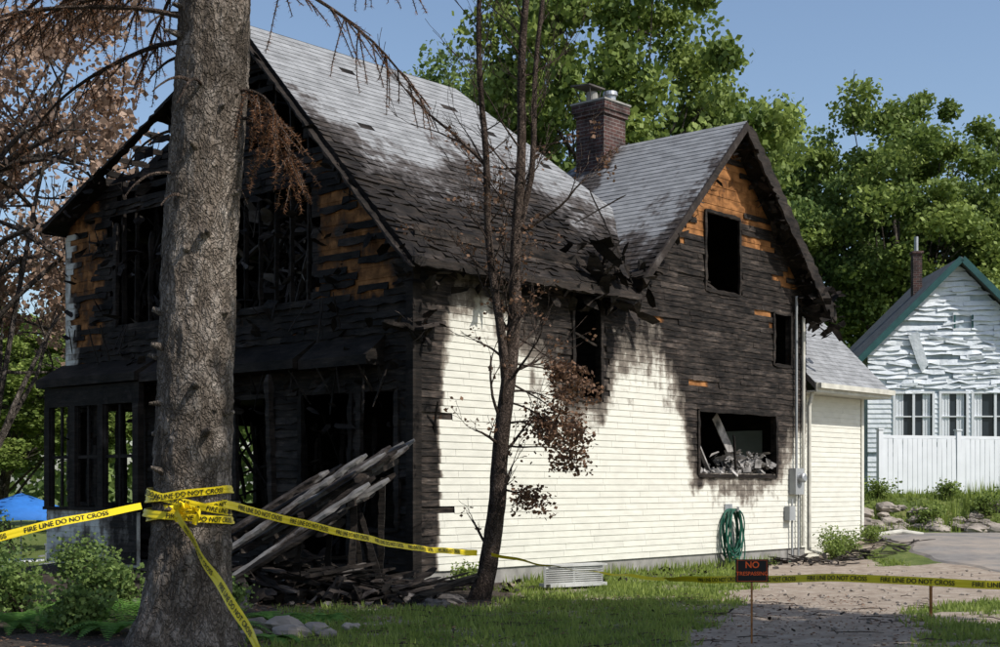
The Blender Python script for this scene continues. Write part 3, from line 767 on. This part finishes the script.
# ---------------------------------------------------------------- leafy trees
def crown_pts(ncl,nlf,rx,rz_,seed,cr=1.,hollow=.45):
    g=np.random.default_rng(seed); out=[];rn=[];cen=[]
    while len(cen)<ncl:
        d=g.normal(size=3); d/=np.linalg.norm(d)
        k=1+.5*noise.noise(Vector(d*1.9)+Vector((seed*3.1,0,0)))
        rr=(hollow+(1-hollow)*g.random()**.5)*k
        if d[2]<-.6: continue
        c=np.array([d[0]*rx*rr,d[1]*rx*rr,d[2]*rz_*rr]); cen.append(c)
        n=int(nlf*g.uniform(.5,1.4)); q=g.normal(size=(n,3)); q/=np.linalg.norm(q,axis=1)[:,None]; q*=(g.random((n,1))**.5)*cr*g.uniform(.5,1.3)*g.uniform(.7,1.3,(1,3)); q[:,2]*=.6
        q+=g.normal(size=(n,3))*.12
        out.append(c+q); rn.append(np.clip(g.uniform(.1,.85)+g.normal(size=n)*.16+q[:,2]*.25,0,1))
    return np.concatenate(out),np.concatenate(rn),cen
def tree_asset(name,seed,height,rx,rz_,ncl,nlf,leaf,mat,bark,cr=1.,trunkr=.28,limbs=26,hollow=.45):
    random.seed(seed); P,rn,cen=crown_pts(ncl,nlf,rx,rz_,seed,cr,hollow); zc=height-rz_; P=P+np.array([0,0,zc])
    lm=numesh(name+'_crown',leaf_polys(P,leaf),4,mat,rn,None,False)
    mb=MB(); pts=[Vector((.15*math.sin(i*.8+seed),.12*math.cos(i*.7),-.3+i*(zc+.4*rz_)/12)) for i in range(13)]
    mb.tube(pts,[trunkr*(1.25 if i==0 else 1)*(1-.7*i/12) for i in range(13)],12)
    for i in range(limbs):
        c=Vector(cen[i*len(cen)//limbs])+Vector((0,0,zc)); j=random.randint(3,10); p=pts[j]; m=p.lerp(c,.5)+Vector((R(-.4,.4),R(-.4,.4),R(-.1,.6)))
        L=[p,p.lerp(m,.5)+Vector((0,0,.1)),m,m.lerp(c,.5)+Vector((R(-.2,.2),R(-.2,.2),.1)),c]
        mb.tube(L,[trunkr*.32*(1-j/16),trunkr*.25,trunkr*.18,trunkr*.1,.02],6,cap=False)
        for q in range(3):
            tp=[];grow(mb,L[random.randint(2,4)],(R(-1,1),R(-1,1),R(-.2,1)),R(.7,1.6),.03,1,tp,.7,.1,2,.01)
    o=mb.build(name+'_wood',bark); tm=o.data; bpy.data.objects.remove(o)
    return tm,lm
def place(name,asset,loc,rot=0,sc=(1,1,1)):
    e=empty(name,loc,rot); e.scale=sc
    for nm,me in (('trunk',asset[0]),('foliage',asset[1])):
        o=bpy.data.objects.new(nm,me); link(o,e)
    return e
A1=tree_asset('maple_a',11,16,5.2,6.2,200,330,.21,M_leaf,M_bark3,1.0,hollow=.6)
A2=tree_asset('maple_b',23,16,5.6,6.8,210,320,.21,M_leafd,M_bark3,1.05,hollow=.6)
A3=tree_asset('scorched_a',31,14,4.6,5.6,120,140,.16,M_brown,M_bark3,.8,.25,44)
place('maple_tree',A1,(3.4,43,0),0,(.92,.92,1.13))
place('maple_tree',A2,(-1.5,50,0),1.,(.8,.8,.98))
place('maple_tree',A2,(12.4,60,.8),2.,(.8,.8,.98))
place('maple_tree',A1,(16.4,58,1),4.,(.95,.95,1.0))
place('maple_tree',A2,(21.8,62,1),.5,(.95,.95,.93))
place('maple_tree',A1,(26.5,58,1),3.,(1,1,.75))
place('maple_tree',A1,(-20.5,58,-1.2),3.,(1,1,.6))
place('maple_tree',A2,(-27,64,-1.2),5.,(1.1,1.1,.7))
place('scorched_tree',A3,(-12.0,32.5,-.6),0.,(1,1,1.1))
place('scorched_tree',A3,(-15.,38,-1.),2.4,(1.1,1.1,1.15))
A4=tree_asset('shade',41,12.5,3.1,2.6,42,320,.24,M_leaf,M_bark3,.9,.22,14)
place('shade_tree',A4,(8.6,12.0,0),0,(1,1,1)); place('shade_tree',A4,(11.8,8.6,0),2,(1,1,1.05)); place('shade_tree',A4,(5.7,10.2,0),4,(.9,.9,.87))
random.seed(99)
P=[];rn=[]
for i in range(170):
    x=-75+160*random.random(); y=R(80,105); c=np.array([x,y,R(1,9)]); n=190; q=rng.normal(size=(n,3)); q/=np.linalg.norm(q,axis=1)[:,None]; q*=(rng.random((n,1))**.4)*np.array([3.5,3,2.6])
    P.append(c+q); rn.append(np.clip(R(.1,.7)+rng.normal(size=n)*.15,0,1))
P=np.concatenate(P); numesh('distant_trees',leaf_polys(P,.8),4,M_leafd,np.concatenate(rn))

# ---------------------------------------------------------------- shrubs, ferns, weeds
def shrub(name,x,y,r,h,n=1500,mat=M_leafd,leaf=.06):
    z0=float(hgt(x,y)); e=empty(name,(x,y,z0)); mb=MB(); tp=[]
    for i in range(9): grow(mb,(R(-.1,.1),R(-.1,.1),0),(R(-.7,.7),R(-.7,.7),1),h*R(.5,.8),.014,1,tp,.6,.1,3,.003)
    mb.build('stems',M_bark2,e)
    C=[];rv=[]
    for p in tp+[Vector((R(-r,r),R(-r,r),R(.1,h))) for k in range(14)]:
        b=random.random()
        for k in range(n//(len(tp)+14)): C.append((p.x+R(-.16,.16),p.y+R(-.16,.16),max(.02,p.z+R(-.14,.12)))); rv.append(min(1,max(0,b*.7+R(0,.3))))
    C=np.array(C); numesh('leaves',leaf_polys(C,leaf),4,mat,np.array(rv),e)
for (x,y,r,h) in ((-5.6,16.4,.5,.7),(-6.4,17.2,.6,.9),(-4.9,17.6,.4,.6),(-7.2,19,.7,1.0),(-5.8,19.6,.5,.8),(-8.6,22,.8,1.1),(-4.6,15.3,.4,.45),(-9.5,25.,.8,1.2),(-3.4,16.7,.35,.5)):
    shrub('shrub',x,y,r,h,1900)
for (u,w,h,r) in ((12.3,-.5,.6,.35),(13.,-.4,.4,.4),(11.9,-.7,.4,.3),(14.4,-.3,.35,.3),(.7,-.5,.35,.25)):
    p=H(u,w,0); shrub('weed_clump',p.x,p.y,r,h,900,M_leaf,.05)
def fern(x,y,L=.7,n=16):
    V=[];rv=[]
    for i in range(n):
        an=R(0,6.28); d=Vector((math.cos(an),math.sin(an),1.5)).normalized(); p=Vector((x,y,float(hgt(x,y)))); l=L*R(.7,1.1)
        for k in range(22):
            d=(d+Vector((math.cos(an)*.03,math.sin(an)*.03,-.085))).normalized(); q=p+d*(l/22)
            wd=.17*l*math.sin(math.pi*min(1,(k+2)/24)**.8)+.01; sd=d.cross(Vector((0,0,1))).normalized()
            for s in (-1,1):
                t2=q+sd*s*wd+d*.03; V.append([tuple(q),tuple(q+d*.02),tuple(t2),tuple(t2-d*.012)]); rv.append(R(.2,1))
            p=q
    return V,rv
for i,(x,y,L) in enumerate(((-4.95,16.2,.95),(-4.3,16.9,.9),(-5.4,17.0,.8),(-2.55,15.9,.6),(-2.9,14.9,.55),(-2.3,14.2,.35),(-4.1,14.9,.6),(-5.3,15.4,.8),(-2.0,16.4,.4),(-4.6,15.9,.9))):
    V,rv=fern(x,y,L); numesh('fern',np.array(V),4,M_fern,np.array(rv))
N=180000; gy=rng.uniform(12.5,40,N); wd=.40*gy; gx=rng.uniform(-1,1,N)*wd
gd,dk_=gdens(gx,gy)
keepm=(gd>.35)&(rng.random(N)<gd*np.clip(22/gy,.3,1))
uu=(gx-K[0])*.666+(gy-K[1])*.746; ww=-(gx-K[0])*.746+(gy-K[1])*.666
keepm&=~((uu>-.1)&(ww>-.05)&(uu<15.1)); keepm&=~((gx>8.0)&(gy>20.5)&(gy<34.6)&(gx<30)); keepm&=~((gx<-4)&(gy>20))
gx=gx[keepm];gy=gy[keepm]; uu=uu[keepm];ww=ww[keepm]; N=len(gx)
clump=pn(gx,gy,2.)*.5+.5; tall=(.045+.06*clump)*rng.uniform(.5,1.5,N)*np.where((ww>-.5)&(ww<0),2.1,1.)*np.where(gy>34,2.2,1.)
an=rng.uniform(0,6.28,N); base=np.stack([gx,gy,hgt(gx,gy)-.01],1); sd=np.stack([np.cos(an),np.sin(an),0*an],1)*(.006+.00045*gy)[:,None]
tip=base+np.stack([rng.normal(size=N)*.03,rng.normal(size=N)*.03,tall],1)
numesh('grass',np.stack([base-sd,base+sd,tip],1),3,M_grass,np.clip(clump*.6+rng.uniform(0,.5,N),0,1))
C=np.stack([rng.uniform(-7,5,6000),rng.uniform(13,20,6000),np.full(6000,.025)],1); V=leaf_polys(C,.045); V[:,:,2]=V[:,:,2]*.3+.02
numesh('leaf_litter',V,4,M_dead,rng.random(6000))
mb=MB()
for i in range(120):
    x=R(-6,6);y=R(13,20);an=R(0,6.3);L=R(.1,.5); mb.tube([(x,y,.03),(x+L*.5*math.cos(an),y+L*.5*math.sin(an),.045),(x+L*math.cos(an+.2),y+L*math.sin(an+.2),.03)],[.005,.006,.003],4)
mb.build('fallen_twigs',M_bark2)
mb=MB()
for i in range(500):
    x=R(1.5,9);y=R(13.5,26); g_,_d=gdens(x,y)
    if g_<.4: s=R(.01,.035); rock(mb,(x,y,float(hgt(x,y))+.01),(s,s,s*.6),i)
mb.build('gravel_stones',M_rock)

# ---------------------------------------------------------------- fire-line tape
fire=empty('fire_line_tape',(0,0,0))
def text_tris(body,size,bold=.014):
    cu=bpy.data.curves.new('tmp','FONT'); cu.body=body; cu.size=size; cu.align_x='LEFT'; cu.offset=size*bold
    o=bpy.data.objects.new('tmp',cu); scene.collection.objects.link(o); dg=bpy.context.evaluated_depsgraph_get(); dg.update()
    me=o.evaluated_get(dg).to_mesh(); me.calc_loop_triangles()
    v=[tuple(q.co) for q in me.vertices]; f=[tuple(t_.vertices) for t_ in me.loop_triangles]
    bpy.data.objects.remove(o); return v,f
TV,TF=text_tris('FIRE LINE DO NOT CROSS',.066)
TW=max(v[0] for v in TV)
def ribbon(P,width,twist,text=True,phase=.2,ruffle=.006):
    P=[Vector(p) for p in P]; D=[]
    for i in range(len(P)-1):
        p0=P[max(i-1,0)];p1=P[i];p2=P[i+1];p3=P[min(i+2,len(P)-1)]
        n=max(8,int((p2-p1).length/.04))
        for k in range(n):
            t_=k/n; D.append(.5*((2*p1)+(p2-p0)*t_+(2*p0-5*p1+4*p2-p3)*t_*t_+(3*p1-p0-3*p2+p3)*t_**3))
    D.append(P[-1]); S=[0.]
    for i in range(1,len(D)): S.append(S[-1]+(D[i]-D[i-1]).length)
    fr=[]
    for i in range(len(D)):
        T=(D[min(i+1,len(D)-1)]-D[max(i-1,0)]).normalized(); U=(Vector((0,0,1))-T*T.z)
        if U.length<.05: U=Vector((0,1,0))
        U.normalize(); Nn=T.cross(U); a=twist(S[i]/S[-1],S[i]); U2=U*math.cos(a)+Nn*math.sin(a); N2=T.cross(U2)
        fr.append((D[i]+N2*ruffle*math.sin(S[i]*9)+U2*0.004*math.sin(S[i]*5.),U2,N2))
    mb=MB(); vs=[];fs=[];ms=6
    for (c,U,Nn) in fr:
        for k in range(ms+1): vs.append(c+U*width*(k/ms-.5)+Nn*.003*math.sin(k*2.))
    for i in range(len(fr)-1):
        for k in range(ms): a=i*(ms+1)+k; fs.append((a,a+ms+1,a+ms+2,a+1))
    mb.add(vs,fs); mb.build('tape_strip',M_tape,fire,True)
    if text:
        mt=MB(); s0=phase
        while s0+TW<S[-1]:
            vv=[]
            for (x,y,z) in TV:
                s=s0+x; i=min(len(S)-2,max(0,bisect.bisect(S,s)-1)); f=(s-S[i])/max(1e-6,S[i+1]-S[i])
                c=fr[i][0].lerp(fr[i+1][0],f);U=fr[i][1].lerp(fr[i+1][1],f);Nn=fr[i][2].lerp(fr[i+1][2],f)
                vv.append(c+U*(y-.023)+Nn*.0055)
            mt.add(vv,TF); s0+=TW+.16
        mt.build('tape_lettering',M_black,fire)
ribbon([(-2.66,13.42,1.42),(-1.9,15.1,1.13),(-1.1,17.1,.84),(-.32,19.32,.66)],.08,lambda f,s:-.15+.25*math.sin(s*1.1),phase=.25)
ribbon([(-.12,19.3,.64),(.9,18.3,.50),(2.0,16.9,.46)],.05,lambda f,s:.3+f*2.4,False,ruffle=.012)
ribbon([(2.0,16.9,.46),(2.75,15.4,.56),(3.6,14.1,.66),(4.6,13.2,.66),(6.2,12.6,.72)],.08,lambda f,s:(1-min(1,f*5))*1.2-.12,phase=.7)
ribbon([(-5.6,12.6,.86),(-4.9,12.9,1.05),(-4.2,13.1,1.23),(-3.42,13.35,1.40)],.08,lambda f,s:-.3+.35*math.sin(s*2.),phase=.35)
ribbon([(-3.05,13.15,1.36),(-2.7,12.6,.98),(-2.35,12.1,.62),(-1.95,11.5,.2),(-1.8,11.2,.0)],.10,lambda f,s:-.1+.3*math.sin(s*3),True,phase=.3,ruffle=.01)
for (z,tl,ph) in ((1.35,.07,0),(1.44,-.10,1.),(1.51,.05,2.2),(1.30,-.04,3.)):
    pts=[]
    for k in range(41):
        a=math.pi*.5+2*math.pi*k/40; rr=TR(z)*1.07+.008*ph; c=TC(z); pts.append((c.x+rr*math.cos(a),c.y+rr*math.sin(a),z+tl*math.cos(a)))
    ribbon(pts,.075,lambda f,s:.3*math.sin(s*5),True,phase=.3+.3*ph,ruffle=.012)
for k in range(7):
    p=Vector((-2.98+R(-.06,.12),13.14,1.36+R(-.05,.06))); ribbon([p,p+Vector((R(-.1,.12),-.05,R(-.05,.06))),p+Vector((R(-.12,.2),-.03,R(-.12,.02)))],.05,lambda f,s:f*3,False,ruffle=.02)
mb=MB(); mb.beam((6.2,12.6,0),(6.2,12.6,1.),.05,.03,(0,1,0)); mb.beam((-5.6,12.6,0),(-5.6,12.6,1.),.05,.03,(0,1,0)); mb.build('stake',M_sheath,fire)

sg=empty('no_trespassing_sign',(2.52,14.0,0)); sg.rotation_euler=(0,0,.05)
mb=MB(); mb.box((0,0,.74),(.33,.006,.23)); mb.build('panel',M_black,sg)
mb=MB(); mb.box((.0,.014,.4),(.018,.012,.86)); mb.build('post',M_sheath,sg)
def flat_text(body,size,x,z,mat,parent,y=-.005,b=.02):
    v,f=text_tris(body,size,b); wv=max(q[0] for q in v); mb=MB(); mb.add([(q[0]-wv/2+x,y,q[1]+z) for q in v],f); mb.build('lettering',mat,parent)
flat_text('NO',.09,0,.77,M_orange,sg); flat_text('TRESPASSING',.053,0,.695,M_orange,sg,b=.012)
mb=MB()
for (x0,x1,z0,z1) in ((-.15,.15,.845,.848),(-.15,.15,.635,.638),(-.15,-.147,.638,.845),(.147,.15,.638,.845)): mb.bx(x0,x1,-.0055,-.0035,z0,z1)
mb.build('border',M_orange,sg)
mb=MB(); mb.beam((5.2,16.9,0),(5.2,16.9,.42),.03,.03,(0,1,0)); mb.build('wooden_stake',M_sheath)

# ---------------------------------------------------------------- white fence
fn=empty('white_fence',(0,0,0)); mb=MB()
F0=Vector((10.2,37.6,0));F1=Vector((19.5,40.4,0)); n=4; L=(F1-F0).length; d=(F1-F0).normalized()
RZ=Matrix.Rotation(math.atan2(d.y,d.x),3,'Z')
for i in range(n+1):
    p=F0+d*(L*i/n); z0=1.27
    mb.box(p+Vector((0,0,z0+.88)),(.13,.13,1.85),RZ); mb.box(p+Vector((0,0,z0+1.83)),(.17,.17,.04),RZ)
    if i<n:
        a=p+d*.07; b=F0+d*(L*(i+1)/n)-d*.07
        mb.beam(a+Vector((0,0,z0+.15)),b+Vector((0,0,z0+.15)),.05,.14); mb.beam(a+Vector((0,0,z0+1.63)),b+Vector((0,0,z0+1.63)),.07,.08)
        m=15
        for k in range(m):
            q=a.lerp(b,(k+.5)/m); nn=Vector((d.y,-d.x,0))*.034
            mb.box(q+nn+Vector((0,0,z0+.83)),((b-a).length/m*.9,.016,1.5),RZ@Matrix.Rotation(R(-.02,.02),3,'X'))
mb.build('fence_panels',M_white,fn)
mb=MB()
for i in range(150):
    x=R(8.6,20); lv=R(0,2); y=35.0-.12*(x-9)-.15+lv*.55+R(-.12,.12); s=R(.08,.26)
    rock(mb,(x,y,float(hgt(x,y))+.04),(s*1.35,s,s*.6),i*1.7)
mb.build('stone_retaining_wall',M_rock)
for i in range(14):
    x=9.1+i*.8; y=R(35.2,36.6)-.12*(x-9); shrub('weed_clump',x,y,.45,R(.25,.55),800,M_leaf,.07)

# ---------------------------------------------------------------- neighbouring white house
nb=empty('white_house',(15.05,46,1.2),-.04)
def nout(z): return (-2.95+max(0,(z-4.7))*1.0,2.95-max(0,(z-4.7))*1.0)
nh=[(-2.05,-.85,1.9,3.4),(-.55,.25,1.9,3.4),(.5,1.9,1.9,3.4),(-.1,.42,5.55,5.98)]
mb=MB(); random.seed(5)
def kp(u,z):
    if 4.2<z<5.9 and u<-.2: return random.random()<.75
    return random.random()<.95
courses(mb,(0,-.02,0),(1,0,0),(0,0,1),(0,-1,0),.2,7.6,.16,nout,nh,.03,1.2,lambda u,z:.9*(z>3.4),kp,step=.3,warp=3.)
for i in range(20):
    u=R(-2.2,1.6); z=R(3.6,6.2)
    if abs(u)>2.6-max(0,z-4.7): continue
    mb.box((u,-.07-R(0,.04),z),(R(.3,.9),.012,R(.05,.12)),Matrix.Rotation(R(-.18,.18),3,'Y')@Matrix.Rotation(R(-.3,.3),3,'X'),0.)
mb.prism([(-1.65,-.12,5.3),(-1.35,-.16,5.45),(-1.0,-.14,4.35),(-1.2,-.12,4.1),(-1.35,-.12,4.4)],(0,.01,0))
t=NT('melted_vinyl'); t.col(t.ramp(t.noise(3,4),[(.3,(.60,.64,.68)),(.7,(.76,.79,.81))])); t.bump(t.noise(4,3),.6,.05); mb.build('siding',t.m,nb)
mb=MB(); panel(mb,(0,.0,0),(1,0,0),(0,0,1),(0,1,0),-2.93,2.93,-.3,4.7,nh,.1); mb.prism([(-2.93,.0,4.7),(2.93,0,4.7),(0,0,7.6)],(0,.1,0))
mb.bx(-2.95,-2.85,.1,5,-.3,4.7); mb.bx(2.85,2.95,.1,5,-.3,4.7); mb.bx(-2.9,2.9,4.9,5,-.3,4.7)
mb.build('sheathing',simple('faded_blue_board',(.38,.44,.48),.8,.3,3,.2),nb)
mb=MB(); mb.prism([(0,-.4,7.85),(-3.35,-.4,4.5),(-3.35,5.3,4.5),(0,5.3,7.85)],(0,0,-.12)); mb.prism([(0.005,-.4,7.85),(3.35,-.4,4.5),(3.35,5.3,4.5),(0.005,5.3,7.85)],(0,0,-.12))
mb.build('roof',simple('dark_shingles',(.12,.13,.14),.9,.3,5,.5),nb)
mb=MB(); mb.beam((-3.38,-.43,4.4),(0,-.43,7.78),.2,.05,(0,1,0)); mb.beam((3.38,-.43,4.4),(.02,-.43,7.78),.2,.05,(0,1,0))
for (a0,a1,b0,b1) in nh[3:]:
    for q in ((a0-.03,b0,a0-.03,b1),(a1+.03,b0,a1+.03,b1)): mb.beam((q[0],-.05,q[1]),(q[2],-.05,q[3]),.06,.06,(0,1,0))
mb.build('trim',M_teal,nb)
mb=MB()
for (a0,a1,b0,b1) in nh:
    mb.bx(a0-.08,a0,-.07,.06,b0-.08,b1+.08); mb.bx(a1,a1+.08,-.07,.06,b0-.08,b1+.08); mb.bx(a0,a1,-.068,.058,b1,b1+.08); mb.bx(a0,a1,-.068,.058,b0-.08,b0)
    if a1-a0>1: mb.bx((a0+a1)/2-.04,(a0+a1)/2+.04,-.05,.05,b0,b1)
    mb.bx(a0,a1,-.03,.03,(b0+b1)/2-.02,(b0+b1)/2+.02)
mb.build('window_frames',M_white,nb)
mb=MB()
for (a0,a1,b0,b1) in nh: mb.bx(a0,a1,.035,.045,b0,b1)
mb.build('window_glass',M_glass,nb)
mb=MB()
for (a0,a1,b0,b1) in nh[:3]:
    for s in (0,1):
        x0=a0+.03 if s==0 else a1-.3
        for k in range(5): mb.bx(x0+k*.05,x0+k*.05+.045,.01+.01*(k%2),.02+.01*(k%2),b0,b1)
mb.build('curtains',M_white,nb)
mb=MB(); mb.bx(-.95,-.65,2.,2.35,6.,8.35); mb.bx(-.99,-.61,1.95,2.4,8.35,8.43); mb.build('house_chimney',M_brick,nb)
mb=MB(); mb.tube([(-.8,2.2,8.4),(-.8,2.2,8.95)],[.07,.07],12); mb.build('flue_pipe',M_metal,nb)

# ---------------------------------------------------------------- patio things at left
ux,uy=-13.0,38.; uz=float(hgt(ux,uy)); um=empty('patio_umbrella',(ux,uy,uz)); mb=MB(); vs=[(0,0,2.55)];fs=[]
for k in range(48):
    a=2*math.pi*k/48; sag=.06*abs(math.sin(a*4)); vs+= [(.75*math.cos(a),.75*math.sin(a),2.3-sag*.4),(1.45*math.cos(a)*(1-sag*.5),1.45*math.sin(a)*(1-sag*.5),1.98+sag*.4),(1.47*math.cos(a)*(1-sag*.5),1.47*math.sin(a)*(1-sag*.5),1.82+sag*.4)]
for k in range(48):
    a=1+3*k;b=1+3*((k+1)%48); fs+=[(0,a,b),(a,a+1,b+1,b),(a+1,a+2,b+2,b+1)]
mb.add(vs,fs); mb.build('canopy',M_blue,um,True)
mb=MB(); mb.tube([(0,0,0),(0,0,2.6)],[.025,.02],10); mb.tube([(0,0,0),(0,0,.08),(0,0,.1)],[.25,.22,.04],18)
for k in range(8): a=2*math.pi*k/8; mb.tube([(0,0,2.5),(1.44*math.cos(a),1.44*math.sin(a),1.96)],[.008,.008],4)
mb.build('pole_and_ribs',M_metal,um)
tb=empty('patio_table',(ux,uy,uz)); mb=MB(); mb.tube([(0,0,.70),(0,0,.74)],[.6,.6],28)
for k in range(4): a=.8+k*1.57; mb.tube([(.2*math.cos(a),.2*math.sin(a),.7),(.5*math.cos(a),.5*math.sin(a),0)],[.02,.02],8)
mb.build('top_and_legs',M_white,tb)
for k,(x,y) in enumerate(((-12.0,37.4),(-13.2,36.9),(-11.7,38.6))):
    ch=empty('patio_chair',(x,y,float(hgt(x,y))),k*2.); mb=MB(); mb.bx(-.24,.24,-.24,.24,.40,.44)
    for a,b in ((-.22,-.22),(.22,-.22),(-.22,.22),(.22,.22)): mb.bx(a-.02,a+.02,b-.02,b+.02,0,.40)
    for q in range(5): mb.bx(-.22+q*.1,-.17+q*.1,.225,.245,.45,.92)
    mb.bx(-.25,.25,.22,.25,.92,.97); mb.bx(-.27,-.23,-.2,.22,.62,.66); mb.bx(.23,.27,-.2,.22,.62,.66)
    mb.build('seat_and_back',M_metal,ch)

# ---------------------------------------------------------------- camera, light, sky
cam=bpy.data.cameras.new('Camera'); co=link(bpy.data.objects.new('Camera',cam)); co.location=(0,0,1.6); co.rotation_euler=(math.radians(90),0,0)
cam.sensor_width=36; cam.lens=50.4; cam.shift_y=.1615; cam.clip_end=2000; scene.camera=co
el=math.radians(48); hx,hy=.86,-.51; hl_=math.hypot(hx,hy)
sd=Vector((hx/hl_*math.cos(el),hy/hl_*math.cos(el),math.sin(el)))
ld=bpy.data.lights.new('sun','SUN'); ld.energy=4.6; ld.angle=math.radians(.5); ld.color=(1,.96,.90)
lo=link(bpy.data.objects.new('sun',ld)); lo.rotation_euler=sd.to_track_quat('Z','Y').to_euler(); lo.location=(30,-20,40)
wd=bpy.data.worlds.new('World'); scene.world=wd; wd.use_nodes=True; nt=wd.node_tree; bg=nt.nodes['Background']
sk=nt.nodes.new('ShaderNodeTexSky'); sk.sky_type='NISHITA'; sk.sun_disc=False; sk.sun_elevation=el; sk.sun_rotation=math.atan2(hx,hy)
sk.air_density=1.; sk.dust_density=1.4; sk.ozone_density=1.5
nt.links.new(sk.outputs[0],bg.inputs[0]); bg.inputs[1].default_value=.15
scene.view_settings.view_transform='Standard'; scene.view_settings.look='None'; scene.view_settings.exposure=0
